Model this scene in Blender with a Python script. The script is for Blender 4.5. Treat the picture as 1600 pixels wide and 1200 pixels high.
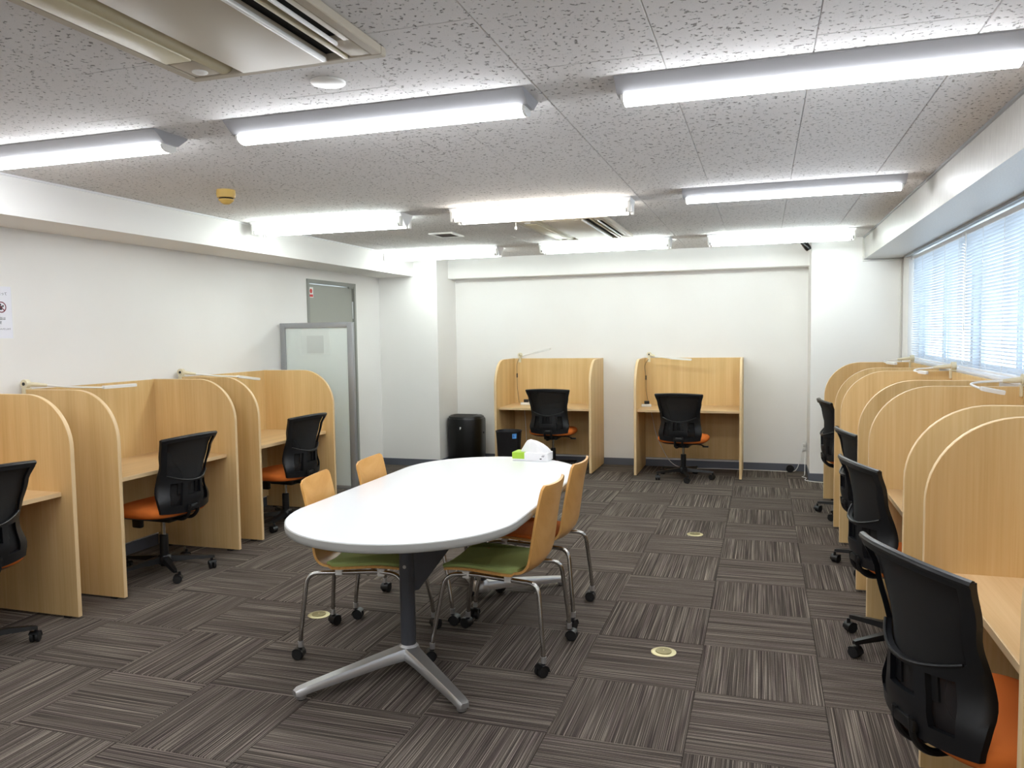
import bpy, bmesh, math, random
from mathutils import Vector, Matrix
random.seed(7)
S = bpy.context.scene
for o in list(bpy.data.objects):
    bpy.data.objects.remove(o)
COL = S.collection
PI = math.pi

# ------------------------------------------------------------------ camera
cam = bpy.data.cameras.new('camera')
cam.sensor_fit = 'HORIZONTAL'
cam.sensor_width = 36.0
cam.lens = 36.0 * 1233.806 / 1600.0
cam.clip_start = 0.05
camo = bpy.data.objects.new('camera', cam)
COL.objects.link(camo)
yaw, pitch, roll = 0.307882, 0.063885, -0.014456
f = Vector((-math.sin(yaw) * math.cos(pitch), math.cos(yaw) * math.cos(pitch), -math.sin(pitch)))
r = Vector((math.cos(yaw), math.sin(yaw), 0))
u = r.cross(f)
r2 = r * math.cos(roll) + u * math.sin(roll)
u2 = -r * math.sin(roll) + u * math.cos(roll)
M = Matrix((r2, u2, -f)).transposed().to_4x4()
M.translation = Vector((0.25771, -3.73971, 1.47944))
camo.matrix_world = M
S.camera = camo

# ------------------------------------------------------------------ world, exposure
S.view_settings.view_transform = 'Standard'
S.view_settings.look = 'None'
S.view_settings.gamma = 1.0
S.view_settings.use_curve_mapping = False
S.view_settings.exposure = 1.68
W = bpy.data.worlds.new('sky')
S.world = W
W.use_nodes = True
bg = W.node_tree.nodes['Background']
bg.inputs['Color'].default_value = (0.80, 0.91, 1.0, 1)
bg.inputs['Strength'].default_value = 1.15
LED_STRENGTH = 13.0
TUBE_STRENGTH = 10.5

# ------------------------------------------------------------------ materials
def srgb(r, g, b):
    c = []
    for v in (r, g, b):
        v /= 255.0
        c.append(v / 12.92 if v <= 0.04045 else ((v + 0.055) / 1.055) ** 2.4)
    return (*c, 1)

MATS = {}
def mat(name, color=(0.8, 0.8, 0.8, 1), rough=0.5, metal=0.0, spec=0.5, coat=0.0):
    m = bpy.data.materials.new(name)
    m.use_nodes = True
    b = m.node_tree.nodes['Principled BSDF']
    b.inputs['Base Color'].default_value = color
    b.inputs['Roughness'].default_value = rough
    b.inputs['Metallic'].default_value = metal
    b.inputs['Specular IOR Level'].default_value = spec
    b.inputs['Coat Weight'].default_value = coat
    MATS[name] = m
    return m

def nodes(m):
    return m.node_tree.nodes, m.node_tree.links, m.node_tree.nodes['Principled BSDF']

def add(nt, t, **kw):
    n = nt.new(t)
    for k, v in kw.items():
        setattr(n, k, v)
    return n

def coords(m, scale=(1, 1, 1), per_object=True):
    """object-space coordinates, shifted per object so repeats differ"""
    N, L, B = nodes(m)
    tc = add(N, 'ShaderNodeTexCoord')
    src = tc.outputs['Object']
    if per_object:
        oi = add(N, 'ShaderNodeObjectInfo')
        mul = add(N, 'ShaderNodeVectorMath', operation='MULTIPLY')
        cx = add(N, 'ShaderNodeCombineXYZ')
        for i in range(3):
            L.new(oi.outputs['Random'], cx.inputs[i])
        mul.inputs[1].default_value = (37.0, 53.0, 71.0)
        L.new(cx.outputs[0], mul.inputs[0])
        ad = add(N, 'ShaderNodeVectorMath', operation='ADD')
        L.new(src, ad.inputs[0]); L.new(mul.outputs[0], ad.inputs[1])
        src = ad.outputs[0]
    mp = add(N, 'ShaderNodeMapping')
    mp.inputs['Scale'].default_value = scale
    L.new(src, mp.inputs['Vector'])
    return mp.outputs['Vector']

def noise(m, vec, scale=5, detail=2, rough=0.5):
    N, L, B = nodes(m)
    n = add(N, 'ShaderNodeTexNoise')
    n.inputs['Scale'].default_value = scale
    n.inputs['Detail'].default_value = detail
    n.inputs['Roughness'].default_value = rough
    L.new(vec, n.inputs['Vector'])
    return n.outputs['Fac']

def ramp(m, fac, stops):
    N, L, B = nodes(m)
    c = add(N, 'ShaderNodeValToRGB')
    e = c.color_ramp.elements
    while len(e) < len(stops):
        e.new(0.5)
    for i, (p, col) in enumerate(stops):
        e[i].position = p
        e[i].color = col
    L.new(fac, c.inputs['Fac'])
    return c.outputs['Color']

def bump(m, fac, strength=0.2, dist=0.002):
    N, L, B = nodes(m)
    b = add(N, 'ShaderNodeBump')
    b.inputs['Strength'].default_value = strength
    b.inputs['Distance'].default_value = dist
    L.new(fac, b.inputs['Height'])
    L.new(b.outputs['Normal'], B.inputs['Normal'])

def mixcol(m, fac, a, b, blend='MIX'):
    N, L, B = nodes(m)
    x = add(N, 'ShaderNodeMix', data_type='RGBA', blend_type=blend)
    for sock, val in ((x.inputs[0], fac), (x.inputs[6], a), (x.inputs[7], b)):
        if hasattr(val, 'links'):
            L.new(val, sock)
        else:
            sock.default_value = val
    return x.outputs[2]

def base(m, col):
    N, L, B = nodes(m)
    L.new(col, B.inputs['Base Color'])

# wallpaper
m = mat('wallpaper', srgb(236, 232, 225), 0.75, spec=0.25)
v = coords(m, (60, 60, 6), False)
n1 = noise(m, v, 6, 3)
base(m, ramp(m, noise(m, coords(m, (1, 1, 1), False), 1.3, 2), [(0.3, srgb(236, 233, 229)), (0.7, srgb(240, 238, 235))]))
bump(m, n1, 0.12, 0.002)

# streaked steel-look panel of the beam over the windows
m = mat('beam_panel', srgb(222, 219, 213), 0.42, spec=0.4)
n1 = noise(m, coords(m, (14, 14, 1.2), False), 9, 3)
base(m, ramp(m, n1, [(0.3, srgb(190, 187, 182)), (0.7, srgb(206, 203, 198))]))

# ceiling board with fissures
m = mat('ceiling_board', srgb(205, 203, 202), 0.9, spec=0.1)
v = coords(m, (1, 1, 1))
a = noise(m, v, 66, 2.0, 0.55)
pit = ramp(m, a, [(0.0, (0, 0, 0, 1)), (0.615, (0, 0, 0, 1)), (0.66, (1, 1, 1, 1)), (1.0, (1, 1, 1, 1))])
fine = noise(m, v, 420, 2)
base(m, mixcol(m, pit, ramp(m, fine, [(0.3, srgb(218, 216, 215)), (0.7, srgb(228, 226, 225))]), srgb(150, 147, 145)))
N, L, B = nodes(m)
inv = add(N, 'ShaderNodeMath', operation='SUBTRACT'); inv.inputs[0].default_value = 1.0
L.new(pit, inv.inputs[1])
bump(m, inv.outputs[0], 0.9, 0.006)
mat('ceiling_joint', srgb(210, 208, 207), 0.9)

# carpet tile: fine loop-pile lines along local X
m = mat('carpet', srgb(90, 82, 76), 0.95, spec=0.08)
v = coords(m, (1.3, 270, 1))
a = noise(m, v, 1.0, 2.0, 0.62)
v2 = coords(m, (3.0, 48, 1))
b_ = noise(m, v2, 1.0, 1.5)
lines = ramp(m, a, [(0.30, srgb(62, 56, 53)), (0.46, srgb(92, 84, 79)), (0.56, srgb(119, 110, 103)), (0.70, srgb(182, 171, 160))])
tint = ramp(m, b_, [(0.33, srgb(226, 220, 222)), (0.5, srgb(243, 242, 238)), (0.68, srgb(250, 250, 244))])
c = mixcol(m, 1.0, lines, tint, 'MULTIPLY')
sp = noise(m, coords(m, (1, 1, 1)), 380, 2)
c = mixcol(m, 0.45, c, ramp(m, sp, [(0.3, srgb(150, 148, 146)), (0.7, srgb(255, 255, 255))]), 'MULTIPLY')
base(m, c)
bump(m, a, 0.5, 0.003)
mat('subfloor', srgb(45, 42, 40), 0.95)

# wood laminates
def wood(name, scale, cols, rough=0.42):
    m = mat(name, cols[1], rough, spec=0.35)
    a = noise(m, coords(m, scale), 1.0, 4, 0.6)
    b_ = noise(m, coords(m, tuple(s * 0.12 for s in scale)), 1.0, 2, 0.5)
    c1 = ramp(m, a, [(0.25, cols[0]), (0.5, cols[1]), (0.78, cols[2])])
    c2 = ramp(m, b_, [(0.35, srgb(243, 239, 233)), (0.65, srgb(255, 255, 255))])
    base(m, mixcol(m, 1.0, c1, c2, 'MULTIPLY'))
    bump(m, a, 0.05, 0.001)
    return m
MAPLE = (srgb(220, 185, 126), srgb(227, 194, 138), srgb(232, 203, 150))
wood('maple_upright', (95, 95, 2.2), MAPLE)
wood('maple_desk', (2.2, 95, 95), (srgb(216, 180, 130), srgb(222, 188, 140), srgb(228, 196, 152)), 0.36)
mat('maple_edge', srgb(226, 196, 150), 0.4)
PLY = (srgb(212, 156, 82), srgb(224, 170, 98), srgb(232, 184, 116))
wood('plywood', (4, 60, 3), PLY, 0.33)
mat('plywood_edge', srgb(196, 136, 72), 0.45)

mat('black_plastic', srgb(17, 18, 20), 0.36, spec=0.5)
mat('back_plastic', srgb(15, 17, 21), 0.42, spec=0.5)
mat('black_rubber', srgb(20, 20, 21), 0.6)
mat('charcoal_gloss', srgb(7, 7, 8), 0.3)
m = mat('orange_fabric', srgb(216, 116, 50), 0.85, spec=0.15)
bump(m, noise(m, coords(m), 600, 2), 0.25, 0.001)
m = mat('green_fabric', srgb(168, 184, 116), 0.8, spec=0.15)
bump(m, noise(m, coords(m), 600, 2), 0.2, 0.001)
mat('chrome', srgb(190, 188, 184), 0.16, metal=1.0)
mat('cast_aluminium', srgb(205, 205, 205), 0.36, metal=0.85)
mat('table_top', srgb(240, 242, 246), 0.2, spec=0.5, coat=0.15)
mat('table_edge', srgb(178, 178, 174), 0.5)
mat('table_post', srgb(72, 74, 80), 0.4, metal=0.2)
mat('white_paint', srgb(232, 231, 232), 0.45)
mat('white_plastic', srgb(238, 237, 233), 0.4)
mat('cream_plastic', srgb(226, 216, 186), 0.42)
mat('air_panel', srgb(186, 176, 158), 0.5)
mat('air_louver', srgb(198, 188, 156), 0.45)
mat('black_void', srgb(10, 10, 10), 0.9)
mat('detector_cream', srgb(214, 178, 96), 0.5)
mat('grey_frame', srgb(163, 165, 168), 0.38, metal=0.5)
mat('door_grey', srgb(160, 161, 152), 0.5)
mat('door_frame_grey', srgb(148, 149, 142), 0.5)
mat('baseboard_grey', srgb(94, 97, 106), 0.55)
mat('steel', srgb(190, 190, 188), 0.3, metal=1.0)
mat('brass', srgb(214, 204, 160), 0.35, metal=0.6)
mat('brass_dark', srgb(150, 140, 100), 0.4, metal=0.6)
mat('bin_charcoal', srgb(32, 31, 35), 0.45)
mat('window_aluminium', srgb(206, 212, 220), 0.45)
mat('housing_toned_down', srgb(158, 158, 161), 0.5)  # white LED housing, colour greyed to hold down the diffuser's glare on it
mat('pane_shape_grey', srgb(205, 211, 208), 0.5)
mat('pane_shape_pale', srgb(220, 227, 224), 0.5)
mat('blue_label', srgb(90, 160, 230), 0.6)
mat('ink_blue', srgb(30, 60, 150), 0.6)
mat('paper', srgb(236, 236, 244), 0.65)
mat('tissue_paper', srgb(247, 247, 248), 0.8)
mat('tissue_green', srgb(172, 214, 62), 0.5)
mat('ink', srgb(58, 54, 62), 0.7)
mat('ink_red', srgb(120, 44, 58), 0.7)
mat('sticker_red', srgb(206, 60, 56), 0.6)
m = mat('slat_white', srgb(240, 244, 248), 0.45)
N, L, B = nodes(m)
t = add(N, 'ShaderNodeBsdfTranslucent'); t.inputs[0].default_value = srgb(236, 242, 250)
x = add(N, 'ShaderNodeMixShader'); x.inputs[0].default_value = 0.22
L.new(B.outputs[0], x.inputs[1]); L.new(t.outputs[0], x.inputs[2]); L.new(x.outputs[0], N['Material Output'].inputs[0])
mat('cord_white', srgb(235, 233, 228), 0.5)
mat('conduit', srgb(226, 224, 218), 0.5)
mat('dark_tape', srgb(70, 54, 42), 0.6)

m = mat('frosted_glass', srgb(236, 243, 240), 0.40, spec=0.4)
N, L, B = nodes(m)
B.inputs['Transmission Weight'].default_value = 0.22
B.inputs['IOR'].default_value = 1.2

m = bpy.data.materials.new('window_glass'); m.use_nodes = True; MATS['window_glass'] = m
N, L = m.node_tree.nodes, m.node_tree.links
N.remove(N['Principled BSDF'])
t = N.new('ShaderNodeBsdfTransparent'); t.inputs[0].default_value = (0.93, 0.97, 1, 1)
g = N.new('ShaderNodeBsdfGlossy'); g.inputs['Roughness'].default_value = 0.05
x = N.new('ShaderNodeMixShader'); x.inputs[0].default_value = 0.07
L.new(t.outputs[0], x.inputs[1]); L.new(g.outputs[0], x.inputs[2])
L.new(x.outputs[0], N['Material Output'].inputs[0])

m = bpy.data.materials.new('chair_mesh'); m.use_nodes = True; MATS['chair_mesh'] = m
N, L = m.node_tree.nodes, m.node_tree.links
B = N['Principled BSDF']; B.inputs['Base Color'].default_value = srgb(9, 9, 11); B.inputs['Roughness'].default_value = 0.8
t = N.new('ShaderNodeBsdfTransparent')
x = N.new('ShaderNodeMixShader'); x.inputs[0].default_value = 0.92
L.new(t.outputs[0], x.inputs[1]); L.new(B.outputs[0], x.inputs[2])
L.new(x.outputs[0], N['Material Output'].inputs[0])

def emit(name, col, s):
    m = bpy.data.materials.new(name); m.use_nodes = True
    N, L = m.node_tree.nodes, m.node_tree.links
    N.remove(N['Principled BSDF'])
    e = N.new('ShaderNodeEmission'); e.inputs[0].default_value = (*col, 1); e.inputs[1].default_value = s
    L.new(e.outputs[0], N['Material Output'].inputs[0])
    MATS[name] = m
emit('led_light', (0.93, 0.96, 1.0), LED_STRENGTH)
emit('tube_light', (0.90, 1.0, 0.97), TUBE_STRENGTH)
emit('tube_light_warm', (1.0, 0.94, 0.85), TUBE_STRENGTH)

# ------------------------------------------------------------------ mesh helpers
class MB:
    """collects shapes, links them as one mesh object"""
    def __init__(s):
        s.v = []; s.f = []; s.m = []; s.mi = 0
    def put(s, vs, fs):
        o = len(s.v)
        s.v += [tuple(p) for p in vs]
        s.f += [tuple(o + i for i in q) for q in fs]
        s.m += [s.mi] * len(fs)
        return s
    def box(s, x0, x1, y0, y1, z0, z1):
        vs = [(x, y, z) for z in (z0, z1) for y in (y0, y1) for x in (x0, x1)]
        return s.put(vs, [(0, 2, 3, 1), (4, 5, 7, 6), (0, 1, 5, 4), (2, 6, 7, 3), (0, 4, 6, 2), (1, 3, 7, 5)])
    def rbox(s, x0, x1, y0, y1, z0, z1, b=0.004, seg=2):
        bm = bmesh.new()
        bmesh.ops.create_cube(bm, size=1)
        for v in bm.verts:
            v.co = Vector(((x0 + x1) / 2 + v.co.x * (x1 - x0), (y0 + y1) / 2 + v.co.y * (y1 - y0), (z0 + z1) / 2 + v.co.z * (z1 - z0)))
        bmesh.ops.bevel(bm, geom=bm.edges[:], offset=b, segments=seg, affect='EDGES', profile=0.5)
        bm.verts.index_update()
        s.put([v.co for v in bm.verts], [[v.index for v in q.verts] for q in bm.faces])
        bm.free()
        return s
    def rings(s, rings, cap=True, closed=True):
        n = len(rings[0]); vs = [p for q in rings for p in q]; fs = []
        for i in range(len(rings) - 1):
            for j in range(n if closed else n - 1):
                k = (j + 1) % n
                fs.append((i * n + j, i * n + k, (i + 1) * n + k, (i + 1) * n + j))
        if cap:
            fs.append(tuple(reversed(range(n))))
            fs.append(tuple((len(rings) - 1) * n + j for j in range(n)))
        return s.put(vs, fs)
    def tube(s, path, rad, n=10, cap=True):
        P = [Vector(p) for p in path]
        R = rad if isinstance(rad, (list, tuple)) else [rad] * len(P)
        T = []
        for i in range(len(P)):
            a = P[max(i - 1, 0)]; b = P[min(i + 1, len(P) - 1)]
            T.append((b - a).normalized())
        up = Vector((0, 0, 1)) if abs(T[0].z) < 0.9 else Vector((1, 0, 0))
        nx = T[0].cross(up).normalized()
        out = []
        for i, p in enumerate(P):
            nx = (nx - T[i] * nx.dot(T[i])).normalized()
            ny = T[i].cross(nx)
            out.append([p + (nx * math.cos(2 * PI * j / n) + ny * math.sin(2 * PI * j / n)) * R[i] for j in range(n)])
        return s.rings(out, cap)
    def cyl(s, a, b, rad, n=16, r1=None):
        return s.tube([a, b], [rad, rad if r1 is None else r1], n)
    def lathe(s, prof, n=24, c=(0, 0)):
        return s.rings([[(c[0] + q * math.cos(2 * PI * j / n), c[1] + q * math.sin(2 * PI * j / n), z) for j in range(n)] for q, z in prof])
    def prism(s, poly, axis, a, b):
        """extrude a 2D polygon along axis from a to b"""
        def P(p, t):
            return {'x': (t, p[0], p[1]), 'y': (p[0], t, p[1]), 'z': (p[0], p[1], t)}[axis]
        return s.rings([[P(p, a) for p in poly], [P(p, b) for p in poly]])
    def build(s, name, mats, parent=None, smooth=35, loc=None, rz=0.0):
        me = bpy.data.meshes.new(name)
        me.from_pydata(s.v, [], s.f)
        bm = bmesh.new(); bm.from_mesh(me)
        bmesh.ops.recalc_face_normals(bm, faces=bm.faces[:])
        bm.to_mesh(me); bm.free()
        for q in ([mats] if isinstance(mats, str) else mats):
            me.materials.append(MATS[q])
        me.polygons.foreach_set('material_index', s.m)
        if smooth:
            me.polygons.foreach_set('use_smooth', [True] * len(me.polygons))
            me.set_sharp_from_angle(angle=math.radians(smooth))
        me.update()
        o = bpy.data.objects.new(name, me)
        COL.objects.link(o)
        if loc: o.location = loc
        o.rotation_euler.z = rz
        if parent: o.parent = parent
        return o

def tag(o, label=None, cat=None, group=None, kind=None):
    for k, q in (('label', label), ('category', cat), ('group', group), ('kind', kind)):
        if q: o[k] = q
    return o

def thing(name, label, cat, loc=(0, 0, 0), rz=0.0, group=None):
    o = bpy.data.objects.new(name, None)
    o.empty_display_size = 0.1
    COL.objects.link(o)
    o.location = loc; o.rotation_euler.z = rz
    return tag(o, label, cat, group)

KIDS = {}
def copy_tree(o, parent=None):
    c = o.copy(); COL.objects.link(c)
    if parent: c.parent = parent
    for ch in [q for q in list(bpy.data.objects) if q.parent == o]:
        copy_tree(ch, c)
    return c

def place(proto, first, label, loc, rz):
    o = proto if first else copy_tree(proto)
    o.location = loc; o.rotation_euler.z = rz; o['label'] = label
    return o

def link_copy(o, name, parent, loc, rz=0.0):
    c = bpy.data.objects.new(name, o.data); COL.objects.link(c)
    c.parent = parent; c.location = loc; c.rotation_euler.z = rz
    return c

def fillet(P, rad, n=5):
    P = [Vector(p) for p in P]; out = [P[0]]
    for i in range(1, len(P) - 1):
        a, b, c = P[i - 1], P[i], P[i + 1]
        d = min(rad, (a - b).length * 0.48, (c - b).length * 0.48)
        p0 = b + (a - b).normalized() * d; p1 = b + (c - b).normalized() * d
        for k in range(n + 1):
            t = k / n
            out.append(p0 * (1 - t) ** 2 + b * 2 * t * (1 - t) + p1 * t ** 2)
    out.append(P[-1])
    return out

def spline(P, n=8):
    P = [Vector(p) for p in P]; out = []
    for i in range(len(P) - 1):
        p0, p1, p2, p3 = P[max(i - 1, 0)], P[i], P[i + 1], P[min(i + 2, len(P) - 1)]
        for k in range(n):
            t = k / n
            out.append(0.5 * ((2 * p1) + (p2 - p0) * t + (2 * p0 - 5 * p1 + 4 * p2 - p3) * t * t + (3 * p1 - p0 - 3 * p2 + p3) * t ** 3))
    out.append(P[-1])
    return out

def lerp_table(T, x):
    for (a, p), (b, q) in zip(T, T[1:]):
        if x <= b:
            t = (x - a) / (b - a)
            t = t * t * (3 - 2 * t)
            return p + (q - p) * t
    return T[-1][1]

def ring_superellipse(w, d, z, e=3.0, n=36, cy=0.0):
    out = []
    for j in range(n):
        a = 2 * PI * j / n
        c, s_ = math.cos(a), math.sin(a)
        out.append((w * math.copysign(abs(c) ** (2 / e), c), cy + d * math.copysign(abs(s_) ** (2 / e), s_), z))
    return out

def sheet(fn, us, vs, keep, thick, mb=None):
    """thick sheet over a grid; fn(u,v)->(front point, unit offset); keep(uc,vc)->bool"""
    mb = mb or MB()
    nu, nv = len(us), len(vs)
    pts, off = [], []
    for v in vs:
        for u_ in us:
            p, n = fn(u_, v)
            pts.append(Vector(p)); off.append(Vector(n))
    V = [p for p in pts] + [p + n * thick for p, n in zip(pts, off)]
    K = nu * nv
    cells = {(i, j) for j in range(nv - 1) for i in range(nu - 1) if keep((us[i] + us[i + 1]) / 2, (vs[j] + vs[j + 1]) / 2)}
    F = []
    for (i, j) in cells:
        a, b, c, d = j * nu + i, j * nu + i + 1, (j + 1) * nu + i + 1, (j + 1) * nu + i
        F += [(a, b, c, d), (a + K, d + K, c + K, b + K)]
        for (ni, nj, e0, e1) in ((i, j - 1, a, b), (i + 1, j, b, c), (i, j + 1, c, d), (i - 1, j, d, a)):
            if (ni, nj) not in cells:
                F.append((e1, e0, e0 + K, e1 + K))
    used = sorted({k for q in F for k in q}); mp = {k: i for i, k in enumerate(used)}
    mb.put([V[k] for k in used], [[mp[k] for k in q] for q in F])
    return mb

def subdiv(keys, step):
    out = []
    for a, b in zip(keys, keys[1:]):
        n = max(1, round((b - a) / step))
        out += [a + (b - a) * k / n for k in range(n)]
    return out + [keys[-1]]

# ------------------------------------------------------------------ room shell
XL, XR, YB, YF = -3.90, 1.50, 4.96, -5.0
ZC, ZS = 2.34, 2.13
def struct(o, label, cat='wall'):
    return tag(o, label, cat, kind='structure')

floor = MB().box(XL - 0.1, XR + 0.1, YF - 0.1, YB + 0.1, -0.08, -0.006).build('floor', 'subfloor', smooth=0)
struct(floor, 'dark striped carpet tile floor laid in a checker of turned tiles', 'floor')
# carpet tiles, 0.5 m, laid quarter-turned
TILE = {}
def carpet_mesh(w, d):
    key = (round(w, 3), round(d, 3))
    if key not in TILE:
        g_, b = 0.0008, 0.003
        w2, d2 = w / 2 - g_, d / 2 - g_
        o = MB().rings([[(-w2, -d2, -0.006), (w2, -d2, -0.006), (w2, d2, -0.006), (-w2, d2, -0.006)],
                        [(-w2, -d2, -0.002), (w2, -d2, -0.002), (w2, d2, -0.002), (-w2, d2, -0.002)],
                        [(-w2 + b, -d2 + b, 0), (w2 - b, -d2 + b, 0), (w2 - b, d2 - b, 0), (-w2 + b, d2 - b, 0)]]).build('carpet_tile', 'carpet', smooth=0)
        TILE[key] = o.data
        bpy.data.objects.remove(o)
    return TILE[key]
for i in range(-8, 3):
    for j in range(-10, 10):
        x0, x1 = max(i * 0.5, XL), min(i * 0.5 + 0.5, XR)
        y0, y1 = max(j * 0.5, YF), min(j * 0.5 + 0.5, YB)
        if x1 - x0 < 0.02 or y1 - y0 < 0.02: continue
        turn = (i + j) % 2 == 1
        w, d = x1 - x0, y1 - y0
        o = bpy.data.objects.new('carpet_tile', carpet_mesh(d, w) if turn else carpet_mesh(w, d))
        COL.objects.link(o); o.parent = floor
        o.location = ((x0 + x1) / 2, (y0 + y1) / 2, 0)
        o.rotation_euler.z = PI / 2 * (1 if turn else 0) + (PI if random.random() < 0.5 else 0)

ceiling = MB().box(XL - 0.1, XR + 0.1, YF - 0.1, YB + 0.1, ZC + 0.012, ZC + 0.1).build('ceiling', 'ceiling_joint', smooth=0)
struct(ceiling, 'grey fissured acoustic board ceiling in staggered rows', 'ceiling')
CT = {}
BX0, BX1 = -3.47, 1.165          # beam faces
ac_holes = []
def ceil_mesh(w, d):
    key = (round(w, 3), round(d, 3))
    if key not in CT:
        b = 0.0025; w2, d2 = w / 2 - 0.0006, d / 2 - 0.0006
        R = lambda a, z: [(-w2 + a, -d2 + a, z), (w2 - a, -d2 + a, z), (w2 - a, d2 - a, z), (-w2 + a, d2 - a, z)]
        o = MB().rings([R(0, 0.012), R(0, 0.003), R(b, 0)]).build('ceiling_board', 'ceiling_board', smooth=0)
        CT[key] = o.data; bpy.data.objects.remove(o)
    return CT[key]
k0 = -8
for i in range(k0, 4):
    x0 = max(-0.05 + i * 0.4535, BX0); x1 = min(-0.05 + (i + 1) * 0.4535, BX1)
    if x1 - x0 < 0.02: continue
    off = -1.20 if i % 2 else -1.655
    for j in range(-6, 9):
        y0 = max(off + j * 0.91, YF); y1 = min(off + (j + 1) * 0.91, 4.74)
        if y1 - y0 < 0.02: continue
        o = bpy.data.objects.new('ceiling_board', ceil_mesh(x1 - x0, y1 - y0))
        COL.objects.link(o); o.parent = ceiling
        o.location = ((x0 + x1) / 2, (y0 + y1) / 2, ZC)
        o.rotation_euler.z = PI if random.random() < 0.5 else 0

DY0, DY1, DZ = 2.90, 3.84, 2.03     # door opening
w = MB()
w.box(XL - 0.12, XL, YF - 0.1, DY0, -0.08, ZC + 0.02)
w.box(XL - 0.12, XL, DY1, YB + 0.1, -0.08, ZC + 0.02)
w.box(XL - 0.12, XL, DY0, DY1, DZ, ZC + 0.02)
struct(w.build('wall_left', 'wallpaper', smooth=0), 'long white papered wall behind the booths with the grey door')
struct(MB().box(XL, XR + 0.1, YB, YB + 0.1, -0.08, ZC + 0.02).build('wall_back', 'wallpaper', smooth=0), 'white papered end wall behind the two single booths')
struct(MB().box(XL - 0.1, XR + 0.2, YF - 0.1, YF, -0.08, ZC + 0.02).build('wall_front', 'wallpaper', smooth=0), 'white papered wall facing the end wall')
WY0, WY1, WZ0 = -1.75, 4.12, 1.185
w = MB()
w.box(XR, XR + 0.18, YF, YB, -0.08, WZ0)
w.box(XR, XR + 0.18, WY1, YB, WZ0, ZS)
w.box(XR, XR + 0.18, YF, WY0, WZ0, ZS)
w.box(XR, XR + 0.18, YF, YB, ZS, ZC + 0.02)
struct(w.build('wall_right', 'wallpaper', smooth=0), 'white wall with the long window band behind the row of booths')
struct(MB().box(XL, -3.19, 4.40, YB, -0.006, ZC + 0.012).build('wall_column_left', 'wallpaper', smooth=0), 'white boxed column beside the black air purifier', 'column')
struct(MB().box(0.70, XR, 4.42, YB, -0.006, ZC + 0.012).build('wall_column_right', 'wallpaper', smooth=0), 'white boxed column between the end wall and the windows', 'column')
struct(MB().box(XL, BX0, YF, 4.40, ZS, ZC + 0.012).build('trim_1', 'wallpaper', smooth=0), 'white ceiling beam along the door wall', 'beam')
struct(MB().box(-3.19, 0.70, 4.74, YB, 2.115, ZC + 0.012).build('trim_2', 'wallpaper', smooth=0), 'white ceiling beam along the end wall', 'beam')
w = MB().box(BX1, XR, YF, 4.42, ZS, ZC + 0.012)
struct(w.build('trim_3', 'beam_panel', smooth=0), 'streaky pale panelled beam above the windows', 'beam')
struct(MB().box(BX1 - 0.012, BX1 - 0.0005, YF, 4.42, ZC - 0.012, ZC - 0.0005).build('trim_4', 'grey_frame', smooth=0), 'thin grey moulding where the ceiling meets the window beam', 'moulding')
struct(MB().box(BX0 + 0.0005, BX0 + 0.012, YF, 4.40, ZC - 0.010, ZC - 0.0005).build('trim_5', 'white_paint', smooth=0), 'thin white moulding where the ceiling meets the door wall beam', 'moulding')

def baseboard(name, boxes, label):
    w = MB()
    for b in boxes: w.box(*b, 0.0, 0.075)
    struct(w.build(name, 'baseboard_grey', smooth=0), label, 'baseboard')
baseboard('baseboard_back', [(-3.175, 0.69, YB - 0.01, YB)], 'grey baseboard along the end wall')
baseboard('baseboard_left', [(XL, XL + 0.01, YF, DY0 - 0.05), (XL, XL + 0.01, DY1 + 0.05, 4.39)], 'grey baseboard along the door wall')
baseboard('baseboard_left_column', [(XL, -3.18, 4.39, 4.40), (-3.19, -3.18, 4.40, 4.95)], 'grey baseboard around the column by the air purifier')
baseboard('baseboard_right_column', [(0.69, XR - 0.01, 4.41, 4.42), (0.69, 0.70, 4.42, 4.95)], 'grey baseboard around the column by the windows')
baseboard('baseboard_right', [(XR - 0.01, XR, YF, 4.41)], 'grey baseboard below the windows')

# door
door = thing('door_1', 'plain grey steel door in the long white wall behind the frosted screen', 'door', (XL, (DY0 + DY1) / 2, 0)); tag(door, kind='structure')
hw = (DY1 - DY0) / 2
w = MB()
w.box(-0.11, 0.012, -hw, -hw + 0.035, 0, DZ); w.box(-0.11, 0.012, hw - 0.035, hw, 0, DZ); w.box(-0.11, 0.012, -hw + 0.035, hw - 0.035, DZ - 0.035, DZ)
w.build('door_frame', 'door_frame_grey', door, 0)
leaf = MB().rbox(-0.06, -0.015, -hw + 0.04, hw - 0.04, 0.008, DZ - 0.045, 0.002, 1).build('door_leaf', 'door_grey', door)
for z in (1.75, 1.0, 0.3):
    MB().cyl((-0.010, hw - 0.04, z - 0.09), (-0.010, hw - 0.04, z + 0.09), 0.009, 10).build('hinge', 'steel', door)
w = MB().box(-0.012, 0.006, hw - 0.13, hw - 0.03, DZ - 0.055, DZ - 0.03); w.build('closer_arm', 'door_frame_grey', door, 0)
w = MB().cyl((-0.015, -hw + 0.11, 1.0), (0.05, -hw + 0.11, 1.0), 0.011, 10); w.rbox(0.035, 0.055, -hw + 0.1, -hw + 0.23, 0.99, 1.012, 0.004)
w.build('door_handle', 'steel', door)
st = MB().rbox(-0.015, -0.0135, -hw + 0.065, -hw + 0.14, 1.855, 1.955, 0.0005, 1).build('sticker', 'white_plastic', door)
w = MB().prism([(-hw + 0.1 + 0.022 * math.cos(k * PI / 8), 1.918 + 0.022 * math.sin(k * PI / 8)) for k in range(16)], 'x', -0.0135, -0.0128)
w.box(-0.0135, -0.0128, -hw + 0.072, -hw + 0.133, 1.862, 1.885)
w.build('sticker_print', 'sticker_red', st)

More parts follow.
